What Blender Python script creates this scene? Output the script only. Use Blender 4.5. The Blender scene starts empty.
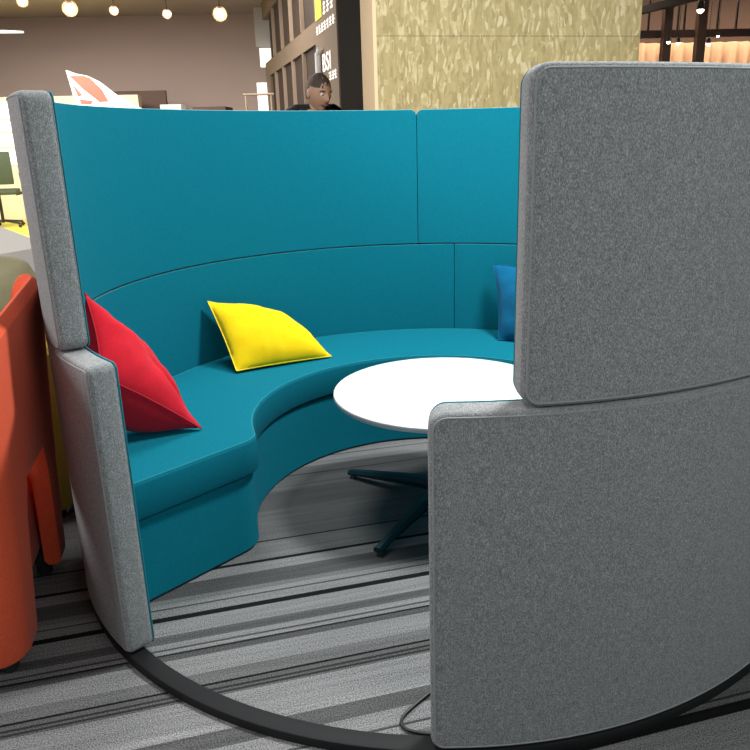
import bpy, bmesh, math, random
from mathutils import Vector, Matrix, noise
random.seed(7)
scn = bpy.context.scene
COL = scn.collection
PI = math.pi
R = math.radians

# ------------------------------------------------------------------ materials
def mat(name, base=(.5, .5, .5), rough=.6, metal=0, emit=None, estr=0, spec=None, sheen=0):
    m = bpy.data.materials.new(name); m.use_nodes = True
    b = m.node_tree.nodes['Principled BSDF']
    b.inputs['Base Color'].default_value = (*base, 1)
    b.inputs['Roughness'].default_value = rough
    b.inputs['Metallic'].default_value = metal
    if spec is not None: b.inputs['Specular IOR Level'].default_value = spec
    if sheen:
        b.inputs['Sheen Weight'].default_value = sheen
        b.inputs['Sheen Roughness'].default_value = .5
    if emit:
        b.inputs['Emission Color'].default_value = (*emit, 1)
        b.inputs['Emission Strength'].default_value = estr
    return m

def N(m, t, **kw):
    n = m.node_tree.nodes.new(t)
    for k, v in kw.items(): setattr(n, k, v)
    return n

def link(m, a, b): m.node_tree.links.new(a, b)

def bsdf(m): return m.node_tree.nodes['Principled BSDF']

def ramp(m, stops, interp='LINEAR'):
    r = N(m, 'ShaderNodeValToRGB'); cr = r.color_ramp; cr.interpolation = interp
    while len(cr.elements) < len(stops): cr.elements.new(0.5)
    for e, (p, c) in zip(cr.elements, stops):
        e.position = p; e.color = (*c, 1) if len(c) == 3 else c
    return r

def coords(m, scale=(1, 1, 1), rot=(0, 0, 0)):
    tc = N(m, 'ShaderNodeTexCoord'); mp = N(m, 'ShaderNodeMapping')
    mp.inputs['Scale'].default_value = scale; mp.inputs['Rotation'].default_value = rot
    link(m, tc.outputs['Object'], mp.inputs['Vector'])
    return mp.outputs['Vector']

def wool(name, dark, mid, light, sc=(420, 420, 230), rough=.95, bump=.25, sheen=.15, contrast=(.32, .5, .68)):
    """woven melange upholstery"""
    m = mat(name, mid, rough, sheen=sheen, spec=.15)
    v = coords(m, sc)
    n1 = N(m, 'ShaderNodeTexNoise'); n1.inputs['Scale'].default_value = 1; n1.inputs['Detail'].default_value = 3
    n1.inputs['Roughness'].default_value = .65
    link(m, v, n1.inputs['Vector'])
    v2 = coords(m, (95, 95, 60))
    n2 = N(m, 'ShaderNodeTexNoise'); n2.inputs['Scale'].default_value = 1; n2.inputs['Detail'].default_value = 4
    link(m, v2, n2.inputs['Vector'])
    mx = N(m, 'ShaderNodeMath', operation='MULTIPLY_ADD')
    link(m, n2.outputs['Fac'], mx.inputs[0]); mx.inputs[1].default_value = .12
    ad = N(m, 'ShaderNodeMath', operation='MULTIPLY_ADD')
    link(m, n1.outputs['Fac'], ad.inputs[0]); ad.inputs[1].default_value = .75; ad.inputs[2].default_value = .06
    link(m, ad.outputs[0], mx.inputs[2])
    r = ramp(m, [(contrast[0], dark), (contrast[1], mid), (contrast[2], light)])
    link(m, mx.outputs[0], r.inputs['Fac'])
    link(m, r.outputs['Color'], bsdf(m).inputs['Base Color'])
    bp = N(m, 'ShaderNodeBump'); bp.inputs['Strength'].default_value = bump; bp.inputs['Distance'].default_value = .002
    link(m, n1.outputs['Fac'], bp.inputs['Height']); link(m, bp.outputs['Normal'], bsdf(m).inputs['Normal'])
    return m

M = {}
M['grey'] = wool('grey_felt', (.07, .078, .082), (.215, .227, .230), (.48, .485, .485), contrast=(.29, .5, .71), bump=.4)
M['grey_pipe'] = mat('grey_piping', (.26, .27, .275), .9)
M['teal'] = wool('teal_felt', (.0, .095, .142), (.0, .140, .198), (.002, .185, .25), contrast=(.25, .5, .75), bump=.15, sheen=0)
M['teal_pipe'] = mat('teal_piping', (.01, .20, .25), .9)
M['black_ring'] = mat('black_powder_coat', (.008, .009, .010), .6, spec=.25)
M['dark_kick'] = mat('dark_kick', (.008, .01, .012), .8)
M['white_top'] = mat('white_laminate', (.76, .79, .78), .35)
M['top_edge'] = mat('grey_white_edge', (.55, .57, .57), .4)
M['leg_dark'] = mat('dark_teal_steel', (.012, .04, .05), .35, .3)
M['foot'] = mat('grey_plastic', (.08, .09, .09), .5)
M['red'] = wool('red_cotton', (.44, .006, .016), (.54, .009, .022), (.63, .016, .032), sc=(500, 500, 500), bump=.1, sheen=.1)
M['yellow'] = wool('yellow_cotton', (.78, .50, .002), (.88, .585, .005), (.93, .65, .01), sc=(500, 500, 500), bump=.1, sheen=.05)
M['yellow_pipe'] = mat('yellow_piping', (.90, .66, .03), .9)
M['red_pipe'] = mat('red_piping', (.48, .008, .02), .9)
M['blue'] = wool('blue_cotton', (.0, .065, .15), (.0, .095, .20), (.0, .125, .25), sc=(500, 500, 500), bump=.1, sheen=.05)
M['orange'] = wool('orange_felt', (.60, .075, .03), (.72, .10, .042), (.80, .13, .055), bump=.12, sheen=.05)
M['redorange'] = wool('red_orange_felt', (.45, .03, .012), (.55, .04, .018), (.62, .05, .02), bump=.12, sheen=.05)
M['mustard'] = wool('mustard_felt', (.32, .21, .03), (.40, .27, .045), (.47, .32, .06), bump=.12, sheen=.05)
M['castor'] = mat('black_plastic', (.02, .02, .02), .5)
M['olive'] = wool('olive_cloth', (.15, .14, .08), (.19, .175, .10), (.23, .21, .13), bump=.1)
M['pale_grey'] = mat('pale_grey_vinyl', (.5, .49, .47), .6)
M['wallback'] = mat('mauve_brown_paint', (.47, .375, .335), .8)
M['ceil'] = mat('ceiling_paint', (.45, .38, .35), .9)
M['darkslab'] = mat('charcoal_board', (.035, .03, .024), .7)
M['tan'] = mat('tan_board', (.22, .165, .115), .75)
M['opening'] = mat('dark_brown_panel', (.035, .022, .016), .6)
M['mullion'] = mat('pale_tan', (.50, .38, .29), .6)  # pale tone paints an edge highlight on the fins; also rack and truss
M['cream'] = mat('cream_board', (.85, .78, .58), .7)
M['board'] = mat('umber_board', (.12, .07, .055), .7)
M['white'] = mat('white_board', (.85, .85, .83), .6)
M['white_emit'] = mat('emissive_white', (.9, .9, .85), .5, emit=(1, .97, .88), estr=1.1)  # overexposed white: strong light on the boards put in as emission
M['yellow_floor'] = mat('yellow_vinyl', (.80, .70, .06), .5)
M['brownpost'] = mat('brown_post', (.085, .045, .032), .6)
M['facade'] = mat('brown_backing', (.15, .10, .08), .7)
M['darkbeam'] = mat('dark_beam', (.02, .018, .016), .6)
M['lampbody'] = mat('black_lamp_housing', (.03, .03, .03), .4)
M['bulb'] = mat('warm_bulb', (1, 1, 1), .5, emit=(1, .80, .55), estr=14)
M['halo'] = mat('warm_glow_halo', (1, .75, .5), .5, emit=(1, .55, .28), estr=1.6)  # faint glowing sphere that paints in the halo around each bulb
def halo():
    m = M['halo']; nt = m.node_tree; tp = N(m, 'ShaderNodeBsdfTransparent'); mx = N(m, 'ShaderNodeMixShader'); mx.inputs[0].default_value = .22
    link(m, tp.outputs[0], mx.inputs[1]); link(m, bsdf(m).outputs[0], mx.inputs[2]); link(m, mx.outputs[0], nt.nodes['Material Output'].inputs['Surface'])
halo()
M['chrome'] = mat('chrome', (.6, .6, .6), .2, 1)
M['skin'] = mat('skin', (.50, .31, .21), .6)
M['hair'] = mat('dark_hair', (.07, .05, .04), .7)
M['shirt'] = mat('black_shirt', (.012, .012, .014), .8)
M['trousers'] = mat('dark_trousers', (.03, .03, .04), .8)
M['lip'] = mat('lips', (.30, .12, .09), .6)
M['signwhite'] = mat('white_lettering', (.9, .88, .84), .6, emit=(1, .97, .9), estr=.55)
M['signyellow'] = mat('yellow_lettering', (.85, .8, .05), .6, emit=(.9, .85, .1), estr=.35)
M['redprint'] = mat('red_print', (.75, .12, .08), .6)
M['mesh_green'] = mat('dark_green_mesh', (.05, .07, .035), .8)

# OSB boards
def osb():
    m = mat('oriented_strand_board', (.5, .42, .2), .75)
    tc = N(m, 'ShaderNodeTexCoord')
    def layer(rot, sc, seed):
        mp = N(m, 'ShaderNodeMapping'); mp.inputs['Rotation'].default_value = rot
        mp.inputs['Scale'].default_value = sc; mp.inputs['Location'].default_value = (seed, seed * 2, seed)
        nz = N(m, 'ShaderNodeTexNoise'); nz.inputs['Scale'].default_value = 3.5; nz.inputs['Detail'].default_value = 2
        link(m, tc.outputs['Object'], nz.inputs['Vector'])
        mxv = N(m, 'ShaderNodeVectorMath', operation='MULTIPLY_ADD')
        link(m, nz.outputs['Color'], mxv.inputs[0]); mxv.inputs[1].default_value = (.10, .10, .10)
        link(m, tc.outputs['Object'], mxv.inputs[2])
        link(m, mxv.outputs[0], mp.inputs['Vector'])
        vo = N(m, 'ShaderNodeTexVoronoi'); vo.inputs['Scale'].default_value = 1
        link(m, mp.outputs['Vector'], vo.inputs['Vector'])
        sp = N(m, 'ShaderNodeSeparateColor'); link(m, vo.outputs['Color'], sp.inputs[0])
        return sp, vo
    a, va = layer((0, R(38), 0), (70, 70, 17), 1.3)
    b, vb = layer((0, R(-62), 0), (64, 64, 14), 5.1)
    c, vc = layer((0, R(12), 0), (26, 26, 12), 9.7)
    sel = N(m, 'ShaderNodeMath', operation='GREATER_THAN'); link(m, c.outputs[1], sel.inputs[0]); sel.inputs[1].default_value = .5
    mf = N(m, 'ShaderNodeMix'); mf.data_type = 'FLOAT'
    link(m, sel.outputs[0], mf.inputs[0]); link(m, a.outputs[0], mf.inputs[2]); link(m, b.outputs[0], mf.inputs[3])
    fine = N(m, 'ShaderNodeTexNoise'); fine.inputs['Scale'].default_value = 40; fine.inputs['Detail'].default_value = 4
    link(m, tc.outputs['Object'], fine.inputs['Vector'])
    ad = N(m, 'ShaderNodeMath', operation='MULTIPLY_ADD'); link(m, fine.outputs['Fac'], ad.inputs[0]); ad.inputs[1].default_value = .6
    link(m, mf.outputs[0], ad.inputs[2])
    rp = ramp(m, [(0.12, (.12, .085, .035)), (.17, (.265, .205, .085)), (.5, (.33, .262, .115)), (.78, (.38, .305, .14)), (.95, (.50, .42, .24))])
    dv = N(m, 'ShaderNodeMath', operation='DIVIDE'); link(m, ad.outputs[0], dv.inputs[0]); dv.inputs[1].default_value = 1.35
    link(m, dv.outputs[0], rp.inputs['Fac'])
    link(m, rp.outputs['Color'], bsdf(m).inputs['Base Color'])
    bp = N(m, 'ShaderNodeBump'); bp.inputs['Strength'].default_value = .3; bp.inputs['Distance'].default_value = .004
    link(m, mf.outputs[0], bp.inputs['Height']); link(m, bp.outputs['Normal'], bsdf(m).inputs['Normal'])
    return m
M['osb'] = osb()
M['osb_lit'] = mat('lit_strand_board', (.66, .50, .30), .8)  # paler copy of the board colour, with the side's light painted in

# striped carpet
def carpet():
    m = mat('striped_carpet', (.2, .2, .2), .98, spec=.1)
    tc = N(m, 'ShaderNodeTexCoord')
    mp = N(m, 'ShaderNodeMapping'); mp.inputs['Rotation'].default_value = (0, 0, R(-16))
    link(m, tc.outputs['Object'], mp.inputs['Vector'])
    sx = N(m, 'ShaderNodeSeparateXYZ'); link(m, mp.outputs['Vector'], sx.inputs[0])
    L, H, D, K, Q = .175, .110, .068, .008, .205
    lo, hi = -1.32, .66
    bands = [(-1.32, L), (-1.255, K), (-1.222, H), (-1.15, D), (-1.10, H), (-1.075, L), (-.995, D * 1.15), (-.935, Q), (-.914, L), (-.817, D * 1.2), (-.768, K),
             (-.759, H), (-.709, L), (-.638, D), (-.610, K * 2), (-.602, L), (-.561, D * 1.1), (-.521, L), (-.448, K), (-.430, L), (-.36, H * 1.15),
             (-.335, D), (-.26, L), (-.203, K), (-.188, H * 1.15), (-.071, K), (-.06, D * 1.5), (.06, H), (.16, D * 1.3), (.308, H * 1.1), (.40, D * 1.6), (.52, L)]
    f = N(m, 'ShaderNodeMath', operation='SUBTRACT'); link(m, sx.outputs['Y'], f.inputs[0]); f.inputs[1].default_value = lo
    d = N(m, 'ShaderNodeMath', operation='DIVIDE'); link(m, f.outputs[0], d.inputs[0]); d.inputs[1].default_value = hi - lo
    fr = N(m, 'ShaderNodeMath', operation='FRACT'); link(m, d.outputs[0], fr.inputs[0])
    rp = ramp(m, [((t - lo) / (hi - lo), (v, v * 1.01, v * 1.02)) for t, v in bands], 'CONSTANT')
    link(m, fr.outputs[0], rp.inputs['Fac'])
    lines = [-1.208, -1.052, -1.024, -.803, -.79, -.777, -.589, -.576, -.404, -.386, .44, .47, .605]
    st = [(0, (1, 1, 1))]
    for t in lines:
        p = (t - lo) / (hi - lo); st += [(p, (.3, .3, .3)), (p + .0022, (1, 1, 1))]
    rl = ramp(m, st, 'CONSTANT'); link(m, fr.outputs[0], rl.inputs['Fac'])
    mu = N(m, 'ShaderNodeMix'); mu.data_type = 'RGBA'; mu.blend_type = 'MULTIPLY'; mu.inputs[0].default_value = 1
    link(m, rp.outputs['Color'], mu.inputs[6]); link(m, rl.outputs['Color'], mu.inputs[7])
    # streaks running along the stripes
    m2 = N(m, 'ShaderNodeMapping'); m2.inputs['Rotation'].default_value = (0, 0, R(-16)); m2.inputs['Scale'].default_value = (2.2, 55, 1)
    mpr = N(m, 'ShaderNodeMapping'); mpr.inputs['Rotation'].default_value = (0, 0, R(-16))
    link(m, tc.outputs['Object'], mpr.inputs['Vector'])
    m3 = N(m, 'ShaderNodeMapping'); m3.inputs['Scale'].default_value = (2.2, 55, 1); link(m, mpr.outputs['Vector'], m3.inputs['Vector'])
    s = N(m, 'ShaderNodeTexNoise'); s.inputs['Scale'].default_value = 1; s.inputs['Detail'].default_value = 3; link(m, m3.outputs['Vector'], s.inputs['Vector'])
    g = N(m, 'ShaderNodeTexNoise'); g.inputs['Scale'].default_value = 290; g.inputs['Detail'].default_value = 2; link(m, tc.outputs['Object'], g.inputs['Vector'])
    a = N(m, 'ShaderNodeMath', operation='MULTIPLY_ADD'); link(m, s.outputs['Fac'], a.inputs[0]); a.inputs[1].default_value = .8; a.inputs[2].default_value = -1.2
    b = N(m, 'ShaderNodeMath', operation='MULTIPLY_ADD'); link(m, g.outputs['Fac'], b.inputs[0]); b.inputs[1].default_value = 3.6; link(m, a.outputs[0], b.inputs[2])
    mv = N(m, 'ShaderNodeVectorMath', operation='SCALE'); link(m, mu.outputs[2], mv.inputs[0]); link(m, b.outputs[0], mv.inputs['Scale'])
    link(m, mv.outputs[0], bsdf(m).inputs['Base Color'])
    bp = N(m, 'ShaderNodeBump'); bp.inputs['Strength'].default_value = .4; bp.inputs['Distance'].default_value = .003
    link(m, g.outputs['Fac'], bp.inputs['Height']); link(m, bp.outputs['Normal'], bsdf(m).inputs['Normal'])
    return m
M['carpet'] = carpet()

def curtain_mat():
    m = mat('sheer_curtain', (.75, .55, .38), .9)
    b = bsdf(m)
    t = N(m, 'ShaderNodeBsdfTranslucent'); t.inputs['Color'].default_value = (.85, .6, .4, 1)
    mx = N(m, 'ShaderNodeMixShader'); mx.inputs[0].default_value = .4
    link(m, b.outputs[0], mx.inputs[1]); link(m, t.outputs[0], mx.inputs[2])
    link(m, mx.outputs[0], m.node_tree.nodes['Material Output'].inputs['Surface'])
    return m
M['curtain'] = curtain_mat()

# ------------------------------------------------------------------ helpers
def obj(name, bm, material, parent=None, smooth=True, angle=40):
    me = bpy.data.meshes.new(name)
    bmesh.ops.recalc_face_normals(bm, faces=bm.faces)
    bm.to_mesh(me); bm.free()
    mats = material if isinstance(material, (list, tuple)) else [material]
    for x in mats: me.materials.append(x)
    o = bpy.data.objects.new(name, me); COL.objects.link(o)
    if parent: o.parent = parent
    if smooth:
        for p in me.polygons: p.use_smooth = True
        try: me.set_sharp_from_angle(angle=R(angle))
        except Exception: pass
    return o

def thing(name, label, cat, loc=(0, 0, 0), rz=0, group=None):
    o = bpy.data.objects.new(name, None); COL.objects.link(o)
    o.empty_display_size = .1
    o.location = loc; o.rotation_euler = (0, 0, rz)
    return tag(o, label, cat, group)

def tag(o, label, cat, group=None, kind=None):
    o['label'] = label; o['category'] = cat
    if group: o['group'] = group
    if kind: o['kind'] = kind
    return o

def struct(name, bm, m, smooth=False):
    o = obj(name, bm, m, smooth=smooth); o['kind'] = 'structure'; return o

def box(bm, lo, hi, bevel=0, seg=2, mi=0):
    vs = [bm.verts.new((x, y, z)) for z in (lo[2], hi[2]) for y in (lo[1], hi[1]) for x in (lo[0], hi[0])]
    idx = [(0, 2, 3, 1), (4, 5, 7, 6), (0, 1, 5, 4), (2, 6, 7, 3), (0, 4, 6, 2), (1, 3, 7, 5)]
    fs = [bm.faces.new([vs[i] for i in f]) for f in idx]
    for f in fs: f.material_index = mi
    if bevel:
        es = list({e for f in fs for e in f.edges})
        bmesh.ops.bevel(bm, geom=es, offset=bevel, segments=seg, profile=.5, affect='EDGES')
    return vs

def tube(bm, pts, r, n=8, closed=False, cap=True):
    pts = [Vector(p) for p in pts]; rings = []
    up = Vector((0, 0, 1)); prev = None
    for i, p in enumerate(pts):
        if closed: t = pts[(i + 1) % len(pts)] - pts[i - 1]
        else: t = pts[min(i + 1, len(pts) - 1)] - pts[max(i - 1, 0)]
        t.normalize()
        a = prev if prev else (up if abs(t.z) < .9 else Vector((1, 0, 0)))
        a = (a - t * a.dot(t)).normalized(); prev = a
        b = t.cross(a)
        rr = r[i] if isinstance(r, (list, tuple)) else r
        rings.append([bm.verts.new(p + a * math.cos(2 * PI * k / n) * rr + b * math.sin(2 * PI * k / n) * rr) for k in range(n)])
    m = len(rings)
    for i in range(m if closed else m - 1):
        A, B = rings[i], rings[(i + 1) % m]
        for k in range(n): bm.faces.new((A[k], A[(k + 1) % n], B[(k + 1) % n], B[k]))
    if cap and not closed:
        bm.faces.new(rings[0][::-1]); bm.faces.new(rings[-1])

def lathe(bm, prof, n=48, c=(0, 0)):
    rings = []
    for r, z in prof:
        rings.append([bm.verts.new((c[0] + r * math.cos(2 * PI * k / n), c[1] + r * math.sin(2 * PI * k / n), z)) for k in range(n)])
    for A, B in zip(rings, rings[1:]):
        for k in range(n): bm.faces.new((A[k], A[(k + 1) % n], B[(k + 1) % n], B[k]))
    bm.faces.new(rings[0][::-1]); bm.faces.new(rings[-1])

def smoothpath(pts, n=6):
    pts = [Vector(p) for p in pts]; out = []
    for i in range(len(pts) - 1):
        p0 = pts[max(i - 1, 0)]; p1 = pts[i]; p2 = pts[i + 1]; p3 = pts[min(i + 2, len(pts) - 1)]
        for k in range(n):
            t = k / n
            out.append(.5 * ((2 * p1) + (-p0 + p2) * t + (2 * p0 - 5 * p1 + 4 * p2 - p3) * t * t + (-p0 + 3 * p1 - 3 * p2 + p3) * t ** 3))
    out.append(pts[-1]); return out

# ------------------------------------------------------------------ the booth
RO, RI = 1.238, 1.162
HS, HT, HB, HSEAT = .838, 1.466, .027, .410

def span_rows(z0, z1, rb, rt):
    rows = []; n = 8
    for i in range(n + 1): rows.append(z0 + rb - rb * math.cos(PI / 2 * i / n))
    for i in range(1, 12): rows.append(z0 + rb + (z1 - z0 - rb - rt) * i / 12)
    for i in range(n + 1): rows.append(z1 - rt + rt * math.cos(PI / 2 * (1 - i / n)))
    return rows

def loopgrid(a0, a1, z0, z1, rc, inset, rad, nu):
    """grid of points on the cylinder of radius rad; rc = corner radii (start bottom, start top, end bottom, end top)"""
    z0 += inset; z1 -= inset
    q = [max(r - inset, .002) for r in rc]
    def e(z, rb, rt):
        if z < z0 + rb: return rb - math.sqrt(max(0, rb * rb - (z0 + rb - z) ** 2))
        if z > z1 - rt: return rt - math.sqrt(max(0, rt * rt - (z - z1 + rt) ** 2))
        return 0
    g = []
    for z in span_rows(z0, z1, max(q[0], q[2]), max(q[1], q[3])):
        b0 = a0 + (inset + e(z, q[0], q[1])) / RO; b1 = a1 - (inset + e(z, q[2], q[3])) / RO
        g.append([Vector((rad * math.cos(a), rad * math.sin(a), z)) for a in [b0 + (b1 - b0) * k / nu for k in range(nu + 1)]])
    return g

def outline(g):
    return g[0][:] + [r[-1] for r in g[1:-1]] + g[-1][::-1] + [r[0] for r in g[-2:0:-1]]

def slab(bm, a0, a1, z0, z1, rc, ri, ro, bev=.014):
    nu = max(12, int((a1 - a0) / R(2.2)))
    layers = []
    for k in range(5):
        t = PI / 2 * k / 4
        layers.append((bev * (1 - math.sin(t)), ro - bev * (1 - math.cos(t))))
    layers += [(l[0], ri + (ro - l[1])) for l in layers[::-1]]
    first = loopgrid(a0, a1, z0, z1, rc, layers[0][0], layers[0][1], nu)
    last = loopgrid(a0, a1, z0, z1, rc, layers[-1][0], layers[-1][1], nu)
    def addgrid(g):
        vs = [[bm.verts.new(p) for p in r] for r in g]
        for i in range(len(vs) - 1):
            for j in range(nu): bm.faces.new((vs[i][j], vs[i][j + 1], vs[i + 1][j + 1], vs[i + 1][j]))
        return vs
    A = addgrid(first); Bv = addgrid(last)
    prev = outline(A)
    for ins, rad in layers[1:-1]:
        cur = [bm.verts.new(p) for p in outline(loopgrid(a0, a1, z0, z1, rc, ins, rad, nu))]
        n = len(cur)
        for i in range(n): bm.faces.new((prev[i], prev[(i + 1) % n], cur[(i + 1) % n], cur[i]))
        prev = cur
    cur = outline(Bv); n = len(cur)
    for i in range(n): bm.faces.new((prev[i], prev[(i + 1) % n], cur[(i + 1) % n], cur[i]))

booth = thing('meeting_booth', 'round high-walled meeting booth, grey felt outside, teal inside, on a black floor ring', 'booth')

def panel(name, d0, d1, z0, z1, rc):
    a0, a1 = R(d0) + .0004, R(d1) - .0004
    nu = max(12, int((a1 - a0) / R(2.2)))
    bm = bmesh.new(); slab(bm, a0, a1, z0, z1, rc, RI + .003, RO)
    p = obj(name, bm, M['grey'], booth)
    bm = bmesh.new(); slab(bm, a0 + (.009 if rc[0] > .02 and rc[1] > .02 else .0006), a1 - (.009 if rc[2] > .02 and rc[3] > .02 else .0006), z0 + .001, z1 - .002, [r * .95 for r in rc], RI, RI + .0038, .0018)
    li = obj('lining', bm, M['teal'], p); li['label'] = 'teal felt lining on the inner face'
    bm = bmesh.new()
    tube(bm, outline(loopgrid(a0, a1, z0, z1, rc, .010, RO - .0005, nu)), .0021, 6, closed=True)
    obj('piping', bm, M['grey_pipe'], p)
    bm = bmesh.new()
    tube(bm, outline(loopgrid(a0, a1, z0, z1, rc, .003, RI + .0022, nu)), .0017, 6, closed=True)
    q = obj('piping', bm, M['teal_pipe'], p); q['label'] = 'teal piping'
    return p

G = .0015
panel('lower_panel', 82.9, 226.0, HB, HS - G, (.006, .006, .022, .021))
panel('lower_panel', -5, 82.9, HB, HS - G, (.006, .006, .006, .006))
panel('lower_panel', -93, -5, HB, HS - G, (.03, .04, .006, .006))
panel('upper_panel', 91.7, 218.0, HS + G, HT, (.006, .03, .03, .025))
panel('upper_panel', 3.8, 91.7, HS + G, HT, (.006, .03, .006, .03))
panel('upper_panel', -84.6, 3.8, HS + G, HT, (.038, .038, .006, .03))

# ring on the floor
bm = bmesh.new()
n = 180; prof = [(RO - .050, .0), (RO - .050, .021), (RO - .048, .024), (RO - .006, .024), (RO - .003, .0225), (RO - .001, .019), (RO - .001, 0)]
rg = [[bm.verts.new((r * math.cos(2 * PI * k / n), r * math.sin(2 * PI * k / n), z)) for r, z in prof] for k in range(n)]
for k in range(n):
    A, B2 = rg[k], rg[(k + 1) % n]
    for j in range(len(prof)): bm.faces.new((A[j], A[(j + 1) % len(prof)], B2[(j + 1) % len(prof)], B2[j]))
obj('floor_ring', bm, M['black_ring'], booth, angle=30)

# bench
def bench_outline(inner, outer, cut):
    """closed plan outline, corner rounded; the cut edge runs from the inner corner to the wall"""
    aL, aR = R(205.0), R(-72.0)           # inner corners
    wL, wR = R(215.6), R(-82.6)           # where the ends meet the wall
    pts = []
    def P(r, a): return Vector((r * math.cos(a), r * math.sin(a)))
    cl, cr = P(inner, aL), P(inner, aR)
    ol, orr = P(outer, wL), P(outer, wR)
    # shift cut edges inward
    def shift(p, q, s, sign):
        d = (q - p).normalized(); nrm = Vector((-d.y, d.x)) * sign
        return p + nrm * s, q + nrm * s
    cl, ol = shift(cl, ol, cut, -1); cr, orr = shift(cr, orr, cut, 1)
    aL2 = math.atan2(cl.y, cl.x) % (2 * PI); aR2 = math.atan2(cr.y, cr.x)
    if aR2 > 0: aR2 -= 2 * PI
    rc = .066
    # inner arc from near left corner to near right corner
    da = rc / inner
    arc = [P(inner, aL2 - da + (aR2 + da - (aL2 - da)) * k / 90) for k in range(91)]
    def corner(a, c, b, n=8):
        return [(1 - t) ** 2 * a + 2 * t * (1 - t) * c + t * t * b for t in [k / n for k in range(1, n)]]
    pts.append(ol)
    eL = cl + (ol - cl).normalized() * rc
    for k in range(1, 12): pts.append(ol.lerp(eL, k / 12))
    pts.append(eL); pts += corner(eL, cl, arc[0]); pts += arc
    eR = cr + (orr - cr).normalized() * rc
    pts += corner(arc[-1], cr, eR); pts.append(eR)
    for k in range(1, 13): pts.append(eR.lerp(orr, k / 12))
    m = len(pts)
    for k in range(m - 2, 0, -1): pts.append(pts[k].normalized() * outer)
    return pts

def offs(pts, d):
    n = len(pts); out = []
    for i, p in enumerate(pts):
        t = (pts[(i + 1) % n] - pts[i - 1]).normalized()
        out.append(p + Vector((t.y, -t.x)) * d)
    return out

def prism(name, pts, levels, m, parent, sgn):
    bm = bmesh.new(); loops = []
    for ins, z in levels:
        loops.append([bm.verts.new((q.x, q.y, z)) for q in offs(pts, ins * sgn)])
    n = len(pts)
    for A, B2 in zip(loops, loops[1:]):
        for i in range(n): bm.faces.new((A[i], A[(i + 1) % n], B2[(i + 1) % n], B2[i]))
    mm = n // 2 + 1
    for L in (loops[0], loops[-1]):
        for i in range(mm - 1):
            q = [L[i], L[i + 1]] + ([L[n - i - 1]] if i + 1 < mm - 1 else []) + ([L[n - i]] if i else [])
            bm.faces.new(q)
    return obj(name, bm, m, parent, angle=35)

bo = bench_outline(.655, RI - .004, 0.0)
area = sum(a.x * b.y - b.x * a.y for a, b in zip(bo, bo[1:] + bo[:1]))
sgn = -1 if area > 0 else 1          # inset direction
bl = [(.004, .288), (0, .294)]
for k in range(7):
    t = PI / 2 * k / 6
    bl.append((.016 * (1 - math.cos(t)), .394 + .016 * math.sin(t)))
bl.append((.019, .4101))
cush = prism('seat_cushion', bo, bl, M['teal'], booth, sgn)
bm = bmesh.new()
tube(bm, [(q.x, q.y, .4065) for q in offs(bo, .0055 * sgn)], .0022, 6, closed=True)
obj('piping', bm, M['teal_pipe'], cush)
pl = prism('bench_plinth', bench_outline(.672, RI - .006, .016), [(0, .010), (0, .275), (.02, .287)], M['teal'], booth, sgn)
prism('kick_base', bench_outline(.676, RI - .008, .02), [(0, .001), (0, .0105)], M['dark_kick'], booth, sgn)

# ------------------------------------------------------------------ table
tb = thing('round_table', 'low round white-topped table with dark star base in the middle of the booth', 'table', (.034, .026, 0))
TZ = .465; TR = .406
bm = bmesh.new(); lathe(bm, [(.30, TZ - .020), (TR - .004, TZ - .020), (TR, TZ - .016), (TR, TZ - .004), (TR - .002, TZ - .001), (TR - .006, TZ)], 96)
t_ = obj('table_top', bm, [M['white_top'], M['top_edge']], tb, angle=50)
for p in t_.data.polygons:
    if abs(p.normal.z) < .6: p.material_index = 1
bm = bmesh.new(); lathe(bm, [(.15, TZ - .030), (.15, TZ - .021)], 40)
obj('mounting_plate', bm, M['leg_dark'], tb)
bm = bmesh.new(); lathe(bm, [(.032, .07), (.028, .1), (.028, TZ - .031)], 32)
obj('column', bm, M['leg_dark'], tb)
bm = bmesh.new(); lathe(bm, [(.05, .045), (.055, .055), (.055, .085), (.04, .098), (.028, .102)], 32)
obj('hub', bm, M['leg_dark'], tb)
def leg_bm(a, L=.455):
    bm = bmesh.new(); secs = []
    d = Vector((math.cos(a), math.sin(a), 0)); s = Vector((-d.y, d.x, 0))
    for t in [k / 12 for k in range(13)]:
        c = d * (.03 + (L - .03) * t)
        w = .026 - .010 * t; z1 = .094 - .062 * t ** 1.3; z0 = .050 - .036 * t ** 1.3
        secs.append([bm.verts.new(c + s * (w * p[0]) + Vector((0, 0, z0 + (z1 - z0) * p[1]))) for p in ((-.8, 0), (.8, 0), (1, .5), (.55, 1), (-.55, 1), (-1, .5))])
    for A, B2 in zip(secs, secs[1:]):
        for k in range(6): bm.faces.new((A[k], A[(k + 1) % 6], B2[(k + 1) % 6], B2[k]))
    bm.faces.new(secs[0]); bm.faces.new(secs[-1][::-1])
    return bm
for k in range(4):
    a = R(-123 + 90 * k)
    lg = obj('leg', leg_bm(a), M['leg_dark'], tb, angle=25)
    bm = bmesh.new(); lathe(bm, [(.011, .0005), (.013, .004), (.011, .0145)], 16, (.438 * math.cos(a), .438 * math.sin(a)))
    obj('foot_glide', bm, M['foot'], lg)

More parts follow.
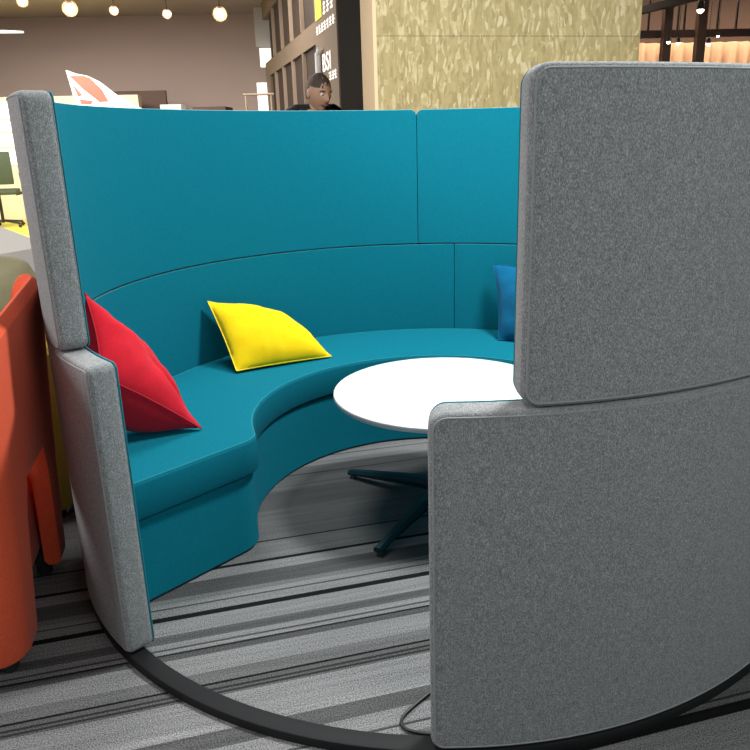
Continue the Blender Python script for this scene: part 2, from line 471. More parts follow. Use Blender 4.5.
# ------------------------------------------------------------------ pillows
def pillow(name, label, c00, c10, c11, c01, up, tf, tb_, m, mp, group, creases=(), pinch=.10, seed=0):
    """corners in order; up = direction the front face bulges"""
    c00, c10, c11, c01 = map(Vector, (c00, c10, c11, c01)); up = Vector(up).normalized()
    n = 40; bm = bmesh.new()
    cen = (c00 + c10 + c11 + c01) / 4
    root = thing(name, label, 'cushion', cen, 0, group)
    def base(u, v):
        # edges sag towards the centre between the corners
        uu = u; vv = v
        p = c00.lerp(c10, uu).lerp(c01.lerp(c11, uu), vv)
        eu = 4 * u * (1 - u); ev = 4 * v * (1 - v)
        k = pinch * (eu * (1 - ev) + ev * (1 - eu))
        return p.lerp(cen, k)
    def prof(u, v):
        a = max(0, 1 - abs(2 * u - 1) ** 2.4); b = max(0, 1 - abs(2 * v - 1) ** 2.4)
        return (a * b) ** .62
    F = []; Bk = []
    for i in range(n + 1):
        fr = []; br = []
        for j in range(n + 1):
            u, v = i / n, j / n
            p = base(u, v); t = prof(u, v)
            w = noise.noise(p * 9 + Vector((seed, 0, 0))) * .010 + noise.noise(p * 22 + Vector((0, seed, 0))) * .004
            for cu, cv, du, dv, amp, wd in creases:
                x = (u - cu) * dv - (v - cv) * du; y = (u - cu) * du + (v - cv) * dv
                w -= amp * math.exp(-(x / wd) ** 2) * math.exp(-(y / .22) ** 2)
            edge = i in (0, n) or j in (0, n)
            vf = bm.verts.new(p - cen + up * (tf * t + w * min(1, t * 3)))
            fr.append(vf); br.append(vf if edge else bm.verts.new(p - cen - up * (tb_ * t + w * min(1, t * 3) * .4)))
        F.append(fr); Bk.append(br)
    for i in range(n):
        for j in range(n):
            bm.faces.new((F[i][j], F[i + 1][j], F[i + 1][j + 1], F[i][j + 1]))
            bm.faces.new((Bk[i][j + 1], Bk[i + 1][j + 1], Bk[i + 1][j], Bk[i][j]))
    for v in bm.verts:          # squashed against the seat and the backrest
        w_ = v.co + cen; rr = math.hypot(w_.x, w_.y)
        if rr > RI - .004: w_.x *= (RI - .004) / rr; w_.y *= (RI - .004) / rr
        w_.z = max(w_.z - .006, .4108); v.co = w_ - cen
    obj('cover', bm, m, root, angle=80)
    bm = bmesh.new()
    per = [base(k / n, 0) for k in range(n)] + [base(1, k / n) for k in range(n)] + [base(1 - k / n, 1) for k in range(n)] + [base(0, 1 - k / n) for k in range(n)]
    tube(bm, [p - cen - Vector((0, 0, .0045)) for p in per], .0025, 6, closed=True)
    obj('piping', bm, mp, root)
    return root

grp = 'scatter cushions on the booth bench'
pillow('scatter_cushion', 'red scatter cushion slumped against the left end of the booth bench',
       (-.800, -.212, .420), (-1.03, -.415, .675), (-1.08, -.325, .915), (-.975, -.09, .61), (.55, .22, .62), .055, .185, M['red'], M['red_pipe'], grp,
       creases=[(.12, .25, .8, .5, .012, .03), (.3, .4, .6, .8, .010, .04), (.15, .6, .9, .2, .008, .03)], pinch=.09, seed=3)
pillow('scatter_cushion', 'yellow scatter cushion leaning on the teal backrest beside the table',
       (-.815, .425, .428), (-.437, .640, .423), (-.66, .80, .575), (-.953, .60, .69), (.35, -.30, .75), .095, .05, M['yellow'], M['yellow_pipe'], grp,
       creases=[(.5, .15, .1, 1, .006, .03), (.35, .1, .1, 1, .005, .03)], pinch=.03, seed=11)
pillow('scatter_cushion', 'blue scatter cushion half hidden behind the tall grey panel', 
       (.335, .885, .418), (.66, .72, .418), (.74, .84, .76), (.322, 1.055, .755), (-.15, -.85, .40), .07, .05, M['blue'], M['blue'], grp, pinch=.08, seed=5)

# ------------------------------------------------------------------ cable
bm = bmesh.new()
tube(bm, smoothpath([(.02, -.96, .006), (-.049, -1.014, .006), (-.075, -1.04, .006), (-.107, -1.076, .006), (-.127, -1.104, .006), (-.131, -1.128, .006), (-.12, -1.146, .006),
                     (-.097, -1.156, .006), (-.069, -1.162, .006), (-.041, -1.163, .006), (-.004, -1.150, .006), (.05, -1.12, .006)], 6), .004, 8)
tag(obj('power_cable', bm, M['castor']), 'thin black cable looped on the carpet by the booth entrance', 'cable')

# ------------------------------------------------------------------ tub armchairs
def tub_chair(label, loc, rz, a, b, ztop, arch, mshell, minner, feet=.06):
    """local: +x is the side seen beside the booth, y runs along it"""
    t = thing('tub_armchair', label, 'armchair', loc, rz, None)
    rc = .075; pts = []
    hx, hy = b / 2, a / 2
    cs = [(hx - rc, -hy + rc, -90), (hx - rc, hy - rc, 0), (-hx + rc, hy - rc, 90), (-hx + rc, -hy + rc, 180)]
    for ci, (cx, cy, s0) in enumerate(cs):
        for k in range(9):
            an = R(s0 + 90 * k / 8); pts.append((Vector((cx + rc * math.cos(an), cy + rc * math.sin(an))), Vector((math.cos(an), math.sin(an)))))
        nx = cs[(ci + 1) % 4]; an = R(s0 + 90); nn = Vector((math.cos(an), math.sin(an)))
        p0 = pts[-1][0]; an2 = R(nx[2]); p1 = Vector((nx[0] + rc * math.cos(an2), nx[1] + rc * math.sin(an2)))
        for k in range(1, 14): pts.append((p0.lerp(p1, k / 14), nn))
    def zb(p):
        if not arch: return feet
        # arch cut in the two long sides
        y = p.y; w = arch[1]; y0 = arch[0]
        if p.x < hx - .2: return feet
        d = abs(y - y0) / w
        if d >= 1: return feet
        return feet + arch[2] * min(1, (1 - d ** 4) ** .8 * 1.25)
    def zt(p):
        # the front (-x side) is low, the back and sides are high
        f = (p.x + hx) / (2 * hx); d = min(1, max(0, (.965 - f) / .13)); d = d * d * (3 - 2 * d)
        return ztop - (ztop - .60) * d + .028 * p.y / hy
    bm = bmesh.new(); th = .05; loops = []
    n = len(pts)
    prof = [(th * .5, 'b', 0), (0.0 + .012, 'b', 0), (0, 'b', .015), (0, 'm', .33), (0, 'm', .66), (0, 't', -.02), (.018, 't', -.004), (th * .5, 't', 0), (th - .018, 't', -.004), (th, 't', -.02), (th, 'm', .5), (th, 'b', .015), (th - .012, 'b', 0)]
    for ins, w, dz in prof:
        L = []
        for p, nr in pts:
            q = p - nr * ins; b0, t0 = zb(p), zt(p)
            z = b0 + dz if w == 'b' else t0 + dz if w == 't' else b0 + (t0 - b0) * dz
            q = q + nr * (.058 * (z / ztop) ** 1.3)
            L.append(bm.verts.new((q.x, q.y, z)))
        loops.append(L)
    for k in range(len(loops)):
        A, B2 = loops[k], loops[(k + 1) % len(loops)]
        for i in range(n): bm.faces.new((A[i], A[(i + 1) % n], B2[(i + 1) % n], B2[i]))
    obj('shell', bm, mshell, t, angle=50)
    bm = bmesh.new(); box(bm, (-hx + .07, -hy + .07, feet + .03), (hx - .062, hy - .07, .36), .02)
    obj('seat_base', bm, minner, t)
    bm = bmesh.new(); box(bm, (-hx + .075, -hy + .08, .361), (hx - .08, hy - .08, .47), .04, 4)
    obj('seat_cushion', bm, minner, t)
    for sx in (-1, 1):
        for sy in (-1, 1):
            bm = bmesh.new(); lathe(bm, [(.018, .0), (.024, .01), (.024, feet - .02), (.03, feet - .005), (.03, feet + .0295)], 16, (sx * (hx - .065), sy * (hy - .09)))
            obj('foot', bm, M['castor'], t)
    return t

tub_chair('orange high-sided tub armchair standing left of the booth', (-1.528, -.730, 0), R(14), .67, .72, .945, (.0, .18, .42), M['orange'], M['redorange'])
tub_chair('mustard yellow tub armchair squeezed between orange armchair and booth', (-1.72, .25, 0), R(0), .72, .72, .70, None, M['mustard'], M['mustard'], .05)

# ------------------------------------------------------------------ faceted pouf and olive bean bag
bm = bmesh.new()
bmesh.ops.create_icosphere(bm, subdivisions=1, radius=1)
for v in bm.verts:
    v.co = Vector((v.co.x * .62, v.co.y * .5, .47 + v.co.z * .50)); v.co.z = max(v.co.z, .001)
o = obj('faceted_armchair', bm, M['pale_grey'], smooth=False); o.location = (-2.98, 2.3, 0); o.rotation_euler = (0, 0, R(20))
tag(o, 'pale grey faceted angular lounge seat behind the olive bean bag', 'seat')
bm = bmesh.new(); bmesh.ops.create_icosphere(bm, subdivisions=5, radius=1)
for v in bm.verts:
    c = v.co.copy(); f = 1 + .10 * noise.noise(c * 2.1) + .06 * abs(noise.noise(Vector((c.x * 2, c.y * 2, c.z * 7))))
    z = c.z * .40 * f + .38
    r = 1.0 - .25 * max(0, c.z)
    v.co = Vector((c.x * .46 * f * r, c.y * .46 * f * r, max(z, .001)))
o = obj('bean_bag', bm, M['olive'], angle=80); o.location = (-2.40, 1.45, 0)
tag(o, 'olive green rumpled bean bag behind the orange armchair', 'bean bag')

# ------------------------------------------------------------------ room shell
def quadbox(name, lo, hi, m):
    bm = bmesh.new(); box(bm, lo, hi); return struct(name, bm, m)
quadbox('floor', (-10, -3.4, -.1), (8, 13, 0), M['carpet'])
quadbox('ceiling', (-10, -3.4, 3.05), (8, 13, 3.15), M['ceil'])
quadbox('wall_back', (-10, 9.3, 0), (8, 9.45, 3.05), M['wallback'])
quadbox('wall_left', (-10.1, -3.4, 0), (-10, 9.45, 3.05), M['wallback'])
quadbox('wall_right', (8, -3.4, 0), (8.1, 9.45, 3.05), M['wallback'])

# OSB clad column
cw = R(9)
o = thing('board_column', 'thick square column clad in yellowish strand board behind the booth', 'column', (-.233, 1.9, 0), cw)
bm = bmesh.new(); box(bm, (.0, .02, 0), (1.53, .6, 3.049)); obj('core', bm, M['osb_lit'], o, smooth=False)
bm = bmesh.new(); box(bm, (0, 0, 0), (1.53, .0195, 1.87)); obj('cladding_board', bm, M['osb'], o, smooth=False)
bm = bmesh.new(); box(bm, (0, 0, 1.872), (1.53, .0195, 3.049)); obj('cladding_board', bm, M['osb'], o, smooth=False)
bm = bmesh.new(); box(bm, (-.0195, 0.0, 0), (-.0005, .6, 3.049)); q = obj('side_board', bm, M['osb_lit'], o, smooth=False); q['label'] = 'side board painted pale as if lit'

# charcoal slab at the end of the display wall
bm = bmesh.new(); box(bm, (-.575, 3.68, 0), (-.30, 4.6, 3.049))
struct('wall_display_end', bm, M['darkslab'])

# display wall receding to the left: local x along it from the near end
A = Vector((-.584, 3.7)); Bp = Vector((-1.92, 8.4)); dv = (Bp - A).normalized()
ang = math.atan2(dv.y, dv.x)
bm = bmesh.new()
W_ = 5.0
def seg(x0, x1, z0, z1, y0=-.10, y1=0, mi=0): box(bm, (x0, y0, z0), (x1, y1, z1), mi=mi)
# local +y points left of direction -> towards the hall's left, which is the side seen
seg(0.02, .98, 0, 3.049, -.12, 0)
seg(.98, 4.95, 2.13, 2.31, -.12, 0)
seg(.98, 4.95, 2.85, 3.049, -.12, 0)
seg(.98, 4.95, 0, .12, -.12, 0)
seg(4.5, 4.95, .12, 2.13, -.12, 0)
dw = obj('display_wall', bm, M['tan'], smooth=False)
dw.location = (A.x, A.y, 0); dw.rotation_euler = (0, 0, ang); dw['kind'] = 'structure'
dw.name = 'wall_display'
bm = bmesh.new(); box(bm, (.981, -.118, .121), (4.499, -.032, 2.129)); box(bm, (.981, -.118, 2.311), (4.499, -.032, 2.849))
ob = obj('backing', bm, M['opening'], smooth=False); ob.parent = dw
for z0, z1 in ((.122, 2.128), (2.312, 2.848)):
    for k in range(1, 5):
        x = .98 + k * .74
        bm = bmesh.new(); box(bm, (x - .007, -.031, z0), (x + .007, .008, z1))
        ob = obj('fin', bm, M['mullion'], dw, smooth=False)

# lettering on the display wall (unreadable small marks as strokes, big letters as text)
def text_mesh(body, size, m, depth=.006):
    cu = bpy.data.curves.new('txt', 'FONT'); cu.body = body; cu.size = size; cu.extrude = depth / 2; cu.resolution_u = 3
    cu.space_character = 1.05; cu.offset = .001
    to = bpy.data.objects.new('txt', cu); COL.objects.link(to)
    bpy.context.view_layer.update()
    me = bpy.data.meshes.new_from_object(to.evaluated_get(bpy.context.evaluated_depsgraph_get()))
    bpy.data.objects.remove(to); me.materials.clear(); me.materials.append(m)
    return me
def sign_text(name, body, size, s, z, m):
    me = text_mesh(body, size, m); o = bpy.data.objects.new(name, me); COL.objects.link(o); o.parent = dw
    # glyphs run from far (large s) to near: rotate so text reads left to right from the hall side
    o.rotation_euler = (R(90), 0, R(180)); o.location = (s, .006, z)
    return o
q = sign_text('lettering', 'BSI', .20, .66, 1.875, M['signwhite']); q.scale = (1.5, 1, 1)
def strokes(name, s0, s1, z0, z1, cols, m, seed):
    rnd = random.Random(seed); bm = bmesh.new(); w = (s1 - s0) / cols
    for c in range(cols):
        x0 = s0 + w * c + w * .1; x1 = x0 + w * .78
        for k in range(3):
            zz = z0 + (z1 - z0) * (k + .15) / 3
            a = x0 + rnd.random() * w * .2; box(bm, (a, .001, zz), (x1 - rnd.random() * w * .2, .007, zz + (z1 - z0) * .17))
        xm = x0 + (x1 - x0) * (.3 + .4 * rnd.random()); box(bm, (xm - .006, .001, z0), (xm + .006, .007, z1))
    return obj(name, bm, m, dw, smooth=False)
strokes('lettering', .06, .40, 1.79, 1.86, 3, M['signwhite'], 1)
strokes('lettering', .06, .90, 2.185, 2.255, 7, M['signwhite'], 2)
strokes('lettering', .10, .55, 2.30, 2.40, 3, M['signwhite'], 3)
bm = bmesh.new(); box(bm, (.60, .001, 2.30), (.88, .007, 2.55)); obj('sign_block', bm, M['signyellow'], dw, smooth=False)
bm = bmesh.new(); tube(bm, [(.72, .03, 1.80), (.72, .03, 2.03)], .028, 12); tube(bm, [(.72, .03, 2.03), (.62, .03, 2.06)], .02, 12)
obj('wall_tube', bm, M['white'], dw)  # white tube shape on the wall, not a lamp

# white banners just past the display wall
def slab_thing(name, label, cat, lo, hi, m, rz=0, bevel=.0, group=None):
    bm = bmesh.new(); c = Vector(((lo[0] + hi[0]) / 2, (lo[1] + hi[1]) / 2, lo[2]))
    box(bm, Vector(lo) - c, Vector(hi) - c, bevel)
    o = obj(name, bm, m, smooth=False); o.location = c; o.rotation_euler = (0, 0, rz)
    return tag(o, label, cat, group)
slab_thing('sign_board', 'bright white floor-standing board at the far end of the display wall', 'sign', (-2.10, 8.6, 0), (-1.86, 8.66, 2.08), M['white_emit'])
slab_thing('sign_board', 'small bright white board hung high beside the far end of the display wall', 'sign', (-2.03, 8.6, 2.28), (-1.88, 8.66, 2.52), M['white_emit'])
slab_thing('hanging_panel', 'pale grey tall panel hanging beside the far end of the display wall', 'panel', (-2.10, 8.75, 2.55), (-1.85, 8.79, 3.049), M['pale_grey'])

# rack
rk = thing('garment_rack', 'thin pale metal rack frame standing before the mauve back wall', 'rack', (-1.68, 6.3, 0))
for x in (-.14, .14):
    bm = bmesh.new(); tube(bm, [(x, 0, 0), (x, 0, 1.80)], .010, 8); obj('upright', bm, M['mullion'], rk)
bm = bmesh.new(); tube(bm, [(-.17, 0, 1.81), (.17, 0, 1.81)], .012, 8); obj('rail', bm, M['mullion'], rk)

# cream stand with white panels, their bright light put in as emission
st = thing('display_stand', 'cream exhibition stand wall with bright white panels at far left', 'stand', (-5.0, 8.3, 0))
bm = bmesh.new(); box(bm, (-2.6, 0, 0), (1.34, .12, 1.94)); obj('wall_panel', bm, M['cream'], st, smooth=False)
for z0, z1 in ((1.50, 1.62), (1.66, 1.88), (1.30, 1.46), (1.06, 1.25)):
    bm = bmesh.new(); box(bm, (-1.6, -.02, z0), (.15, -.001, z1)); obj('emissive_panel', bm, M['white_emit'], st, smooth=False)
slab_thing('platform', 'bright yellow low platform floor under the office chair', 'platform', (-7.5, 6.3, 0), (-4.35, 8.28, .30), M['yellow_floor'])

# office chair
oc = thing('office_chair', 'dark green mesh office chair on the yellow platform', 'chair', (-5.32, 7.45, .301), R(200))
bm = bmesh.new(); box(bm, (-.24, -.24, .42), (.24, .24, .48), .02); obj('seat', bm, M['mesh_green'], oc)
bm = bmesh.new(); box(bm, (-.23, .22, .55), (.23, .26, .95), .015); obj('backrest', bm, M['mesh_green'], oc)
bm = bmesh.new(); tube(bm, smoothpath([(0, .05, .40), (0, .25, .45), (0, .28, .75)], 4), .015); obj('back_support', bm, M['castor'], oc)
for s in (-1, 1):
    bm = bmesh.new(); tube(bm, smoothpath([(s * .2, 0, .41), (s * .29, 0, .45), (s * .29, .05, .65), (s * .27, -.15, .67)], 4), .015); obj('armrest', bm, M['castor'], oc)
bm = bmesh.new(); tube(bm, [(0, 0, .06), (0, 0, .419)], .02); obj('stem', bm, M['castor'], oc)
for k in range(5):
    a = 2 * PI * k / 5; bm = bmesh.new(); tube(bm, [(0, 0, .09), (.26 * math.cos(a), .26 * math.sin(a), .055)], .014)
    l = obj('base_arm', bm, M['castor'], oc)
    bm = bmesh.new(); bmesh.ops.create_uvsphere(bm, u_segments=10, v_segments=6, radius=.025, matrix=Matrix.Translation((.26 * math.cos(a), .26 * math.sin(a), .026)))
    obj('castor', bm, M['castor'], l)

# sail banner: a real cloth wedge on a post
bn = thing('sail_banner', 'white triangular sail banner with red print before the cream stand', 'banner', (-4.0, 7.0, 0))
def wedge(pts, y0, y1, m, name, parent):
    bm = bmesh.new(); a = [bm.verts.new((x, y0, z)) for x, z in pts]; b = [bm.verts.new((x, y1, z)) for x, z in pts]
    bm.faces.new(a); bm.faces.new(b[::-1]); n = len(pts)
    for i in range(n): bm.faces.new((a[i], b[i], b[(i + 1) % n], a[(i + 1) % n]))
    return obj(name, bm, m, parent, smooth=False)
sail = wedge([(-.045, 2.155), (.03, 1.70), (.05, 1.2), (1.2, 1.55), (.72, 1.745), (.53, 1.86), (.33, 2.02), (.19, 2.09), (.06, 2.115)], 0, .03, M['white'], 'sail', bn)
pr_ = wedge([(-.01, 2.09), (.16, 2.09), (.23, 2.06), (.35, 1.93), (.41, 1.80), (.30, 1.80), (.12, 1.95)], -.006, -.0005, M['redprint'], 'print', sail)
pr_ = wedge([(.01, 2.00), (.11, 1.88), (.06, 1.86)], -.006, -.0005, M['redprint'], 'print', sail)
pr_ = wedge([(.07, 1.83), (.22, 1.81), (.2, 1.77), (.08, 1.78)], -.006, -.0005, M['redprint'], 'print', sail)
bm = bmesh.new(); tube(bm, [(.045, .015, 0), (.045, .015, 1.25)], .02); obj('post', bm, M['white'], bn)

slab_thing('notice_board', 'umber brown low board against the far wall right of the sail banner', 'board', (-4.25, 8.7, 0), (-3.40, 8.76, 2.01), M['board'])
slab_thing('display_box', 'small white display box before the umber board', 'box', (-2.715, 6.1, 0), (-2.49, 6.3, 1.715), M['white'])
slab_thing('cabinet', 'low brown cabinet right of the small white display box', 'cabinet', (-2.47, 6.5, 0), (-2.10, 6.9, 1.70), M['board'])

# white canopy at the far left
bm = bmesh.new()
wv = [(-1.2, 0, .0), (.16, .1, .0), (-1.2, .3, .10)]
a = [bm.verts.new(p) for p in wv]; b = [bm.verts.new((p[0], p[1], p[2] + .015)) for p in wv]
bm.faces.new(a[::-1]); bm.faces.new(b)
for i in range(3): bm.faces.new((a[i], a[(i + 1) % 3], b[(i + 1) % 3], b[i]))
o = obj('canopy', bm, M['white_emit'], None, smooth=False); o.location = (-3.31, 4.0, 2.195)
tag(o, 'pointed white glowing canopy corner at the top left', 'canopy')

# ceiling truss
tr = thing('ceiling_truss', 'pale metal lighting truss at the top left corner', 'truss', (-4.9, 7.0, 2.86))
for dy, dz in ((0, 0), (0, .14), (.14, .07)):
    bm = bmesh.new(); tube(bm, [(-2.0, dy, dz), (.02, dy, dz)], .012); obj('chord', bm, M['mullion'], tr)
bm = bmesh.new()
for k in range(14):
    x = -2 + .144 * k; tube(bm, [(x, 0, 0), (x + .07, 0, .14), (x + .144, 0, 0)], .006, 6)
obj('lacing', bm, M['mullion'], tr)

# pendant lamps before the back wall
def spot_lamp(label, x, y, z, r, grp):
    t = thing('pendant_lamp', label, 'lamp', (x, y, z), 0, grp)
    bm = bmesh.new(); tube(bm, [(0, 0, r * 1.2), (0, 0, 3.049 - z)], .006, 6); obj('cord', bm, M['lampbody'], t)
    bm = bmesh.new(); lathe(bm, [(r * .45, r * .75), (r * .5, r * .8), (r * .35, r * 1.5), (r * .1, r * 1.6)], 16); obj('socket', bm, M['lampbody'], t)
    bm = bmesh.new(); bmesh.ops.create_uvsphere(bm, u_segments=20, v_segments=12, radius=r); b = obj('bulb', bm, M['bulb'], t)
    bm = bmesh.new(); bmesh.ops.create_uvsphere(bm, u_segments=24, v_segments=16, radius=r * 1.45); obj('glow_halo', bm, M['halo'], t)  # painted glow around the bulb, no glass part
    return t
gl = 'warm pendant lamps before the back wall'
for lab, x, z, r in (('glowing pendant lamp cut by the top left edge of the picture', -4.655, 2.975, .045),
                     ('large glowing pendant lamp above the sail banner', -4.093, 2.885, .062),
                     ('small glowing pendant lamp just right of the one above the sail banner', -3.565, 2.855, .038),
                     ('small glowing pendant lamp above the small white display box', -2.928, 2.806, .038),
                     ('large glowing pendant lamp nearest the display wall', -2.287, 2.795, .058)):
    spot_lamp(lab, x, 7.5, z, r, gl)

# ------------------------------------------------------------------ right: curtained shopfront
quadbox('wall_shopfront', (1.6, 7.2, 0), (8, 7.3, 3.049), M['facade'])
bm = bmesh.new(); n = 260; x0, x1 = 2.0, 6.5
rows = [.02, .7, 1.4, 2.27]; g = []
for z in rows:
    g.append([bm.verts.new((x0 + (x1 - x0) * k / n, 6.45 + .035 * math.sin(k * .75) + .015 * math.sin(k * .31 + 1), z)) for k in range(n + 1)])
for i in range(3):
    for k in range(n): bm.faces.new((g[i][k], g[i][k + 1], g[i + 1][k + 1], g[i + 1][k]))
o = obj('sheer_curtain', bm, M['curtain'], angle=80); md = o.modifiers.new('t', 'SOLIDIFY'); md.thickness = .003
tag(o, 'pleated sheer curtain glowing warm behind the shopfront posts', 'curtain')
sf = thing('shopfront_frame', 'brown post and rail frame before the warm curtain at top right', 'frame', (2.0, 6.0, 0))
for x, w in ((.645, .085), (1.0, .09), (2.2, .09), (3.3, .09)):
    bm = bmesh.new(); box(bm, (x, 0, 0), (x + w, .1, 3.049)); obj('post', bm, M['brownpost'], sf, smooth=False)
for z, h in ((2.285, .075), (.0, .1)):
    bm = bmesh.new(); box(bm, (-.3, .101, z), (4.4, .15, z + h)); obj('rail', bm, M['brownpost'], sf, smooth=False)
for x in (.42, .52, .83, .90, 1.25, 1.45, 1.7, 1.95):
    bm = bmesh.new(); box(bm, (x, .152, 2.361), (x + .015, .18, 3.049)); obj('mullion', bm, M['darkbeam'], sf, smooth=False)
dvb = Vector((2.635 - 2.38, 5.27 - 6.0)).normalized()
bm = bmesh.new(); box(bm, (-1.2, -.03, 0), (3.5, .03, .07))
o = obj('ceiling_beam', bm, M['darkbeam'], smooth=False); o.location = (2.38, 6.0, 2.50); o.rotation_euler = (0, 0, math.atan2(dvb.y, dvb.x))
tag(o, 'thin dark beam slanting overhead at the top right', 'beam')
gs = 'small spotlights along the shopfront'
for lab, x, z, r in (('brightest spotlight above the shopfront rail at top right', 2.916, 2.489, .035),
                     ('left of two close spotlights over the curtain', 2.62, 2.198, .02),
                     ('right of two close spotlights over the curtain', 2.72, 2.187, .02),
                     ('lone spotlight over the curtain below the brightest one', 3.027, 2.173, .022),
                     ('faint spotlight near the right edge above the curtain', 3.118, 2.244, .014)):
    t = thing('spotlight', lab, 'lamp', (x, 5.75, z + .01), 0, gs)
    bm = bmesh.new(); lathe(bm, [(r * .9, 0), (r, .005), (r, r * 2), (r * .5, r * 2.6)], 16); obj('housing', bm, M['lampbody'], t)
    bm = bmesh.new(); bmesh.ops.create_uvsphere(bm, u_segments=14, v_segments=8, radius=r * .95); obj('bulb', bm, M['bulb'], t)
    bm = bmesh.new(); tube(bm, [(0, 0, r * 2.6), (0, 0, 3.049 - z - .01)], .003, 6); obj('rod', bm, M['lampbody'], t)

# ------------------------------------------------------------------ person
def skin_mesh(verts, edges, radii, m, name, parent=None, root=0, sub=2):
    me = bpy.data.meshes.new(name); me.from_pydata([Vector(v) for v in verts], edges, [])
    o = bpy.data.objects.new(name, me); COL.objects.link(o)
    if parent: o.parent = parent
    mod = o.modifiers.new('skin', 'SKIN'); mod.use_smooth_shade = True
    for i, r in enumerate(radii):
        rr = r if isinstance(r, tuple) else (r, r)
        me.skin_vertices[0].data[i].radius = rr
        me.skin_vertices[0].data[i].use_root = (i == root)
    s = o.modifiers.new('sub', 'SUBSURF'); s.levels = sub; s.render_levels = sub
    bpy.context.view_layer.update()
    new = bpy.data.meshes.new_from_object(o.evaluated_get(bpy.context.evaluated_depsgraph_get()))
    o.modifiers.clear(); o.data = new; new.materials.clear(); new.materials.append(m)
    for p in new.polygons: p.use_smooth = True
    return o

px, py = -.74, 3.1
ps = thing('person', 'person in a black top standing behind the booth, looking down to the right', 'person', (px, py, 0), R(-48))
ps.scale = (1.04, 1.04, 1.04)
# local: figure faces +x
V = [(0, 0, .95), (0, 0, 1.10), (.01, 0, 1.32), (0, 0, 1.42), (.035, 0, 1.47), (.06, 0, 1.52)]
Ed = [(0, 1), (1, 2), (2, 3), (3, 4), (4, 5)]; Rd = [(.12, .15), (.11, .14), (.115, .16), (.08, .10), (.05, .05), (.05, .05)]
def chain(start, pts, rads):
    p = start
    for q, r in zip(pts, rads):
        V.append(q); Rd.append(r); Ed.append((p, len(V) - 1)); p = len(V) - 1
    return p
for s in (-1, 1):
    chain(3, [(0, s * .11, 1.45), (0, s * .19, 1.42), (.01, s * .225, 1.10), (.10, s * .20, .88), (.14, s * .19, .80)], [.06, .055, .042, .03, .024])
    chain(0, [(0, s * .095, .88), (.01, s * .10, .50), (0, s * .10, .09), (.05, s * .10, .045), (.15, s * .11, .035)], [.085, .06, .042, .04, .032])
body = skin_mesh(V, Ed, Rd, M['skin'], 'body', ps)
# head with a face: sculpted sphere, profile towards +x
bmh = bmesh.new(); bmesh.ops.create_icosphere(bmh, subdivisions=5, radius=1)
def gsn(d2, w): return math.exp(-d2 / (w * w))
for v in bmh.verts:
    c = v.co.copy()
    x = c.x * .098; y = c.y * .077; z = c.z * .122
    if z < 0: y *= 1 - .38 * (-c.z) ** 1.5; x *= (1 - .12 * (-c.z)) if c.x > 0 else (1 - .38 * (-c.z) ** 1.2)
    if c.x > 0:
        y2 = (y / .02) ** 2
        x += .026 * gsn((z + .022) ** 2, .016) * math.exp(-(y / .013) ** 2)          # nose tip
        x += .013 * gsn((z - .003) ** 2, .022) * math.exp(-(y / .010) ** 2)          # bridge
        x += .006 * gsn((z + .055) ** 2, .010) * math.exp(-(y / .026) ** 2)          # lips
        x += .012 * gsn((z + .098) ** 2, .018) * math.exp(-(y / .026) ** 2)          # chin
        x += .006 * gsn((z - .030) ** 2, .010) * math.exp(-((abs(y) - .03) / .022) ** 2)   # brow
        x -= .012 * gsn((z - .008) ** 2, .014) * math.exp(-((abs(y) - .032) / .016) ** 2)  # sockets
        x -= .005 * gsn((z + .070) ** 2, .008) * math.exp(-(y / .03) ** 2)
    v.co = Vector((x, y, z))
hd = bpy.data.objects.new('tmp', None)
HM = Matrix.Translation((.085, 0, 1.580)) @ Matrix.Rotation(R(16), 4, 'Y')
bmesh.ops.transform(bmh, matrix=HM, verts=bmh.verts)
for s in (-1, 1):   # ears, joined to the body mesh
    r = bmesh.ops.create_uvsphere(bmh, u_segments=14, v_segments=10, radius=1, matrix=HM @ Matrix.Translation((-.008, s * .077, -.005)) @ Matrix.Diagonal((.018, .009, .032, 1)))
me_t = bpy.data.meshes.new('t'); bmh.to_mesh(me_t); bmh.free()
bmB = bmesh.new(); bmB.from_mesh(body.data); bmB.from_mesh(me_t); bmB.to_mesh(body.data); bmB.free()
for p in body.data.polygons: p.use_smooth = True
for s in (-1, 1):
    bm = bmesh.new(); bmesh.ops.create_uvsphere(bm, u_segments=12, v_segments=8, radius=.0125, matrix=HM @ Matrix.Translation((.076, s * .031, .008)))
    obj('eye', bm, M['white'], ps)
    bm = bmesh.new(); tube(bm, [HM @ Vector((.093, s * .018, .030)), HM @ Vector((.094, s * .034, .034)), HM @ Vector((.078, s * .050, .028))], .0035, 6); obj('eyebrow', bm, M['hair'], ps)
    bm = bmesh.new(); bmesh.ops.create_uvsphere(bm, u_segments=10, v_segments=6, radius=.0065, matrix=HM @ Matrix.Translation((.0835, s * .031, .007))); obj('iris', bm, M['hair'], ps)
bm = bmesh.new(); tube(bm, [HM @ Vector((.088, -.022, -.058)), HM @ Vector((.1015, 0, -.056)), HM @ Vector((.088, .022, -.058))], .0045, 8); obj('mouth', bm, M['lip'], ps)
bm = bmesh.new(); bmesh.ops.create_icosphere(bm, subdivisions=5, radius=1)
for v in bm.verts:
    c = v.co; k = 1.0 + .03 * noise.noise(c * 9)
    v.co = Vector((c.x * .0995 * k - .004, c.y * .0795 * k, c.z * .1225 * k + .004))
dele = [f for f in bm.faces if f.calc_center_median().z < .045 - .9 * min(0, 0) and f.calc_center_median().x > -.01 and not f.calc_center_median().z > .045]
dele += [f for f in bm.faces if f.calc_center_median().z < -.045]
bmesh.ops.delete(bm, geom=list(set(dele)), context='FACES'); bmesh.ops.transform(bm, matrix=HM, verts=bm.verts)
obj('hair', bm, M['hair'], ps, angle=80)
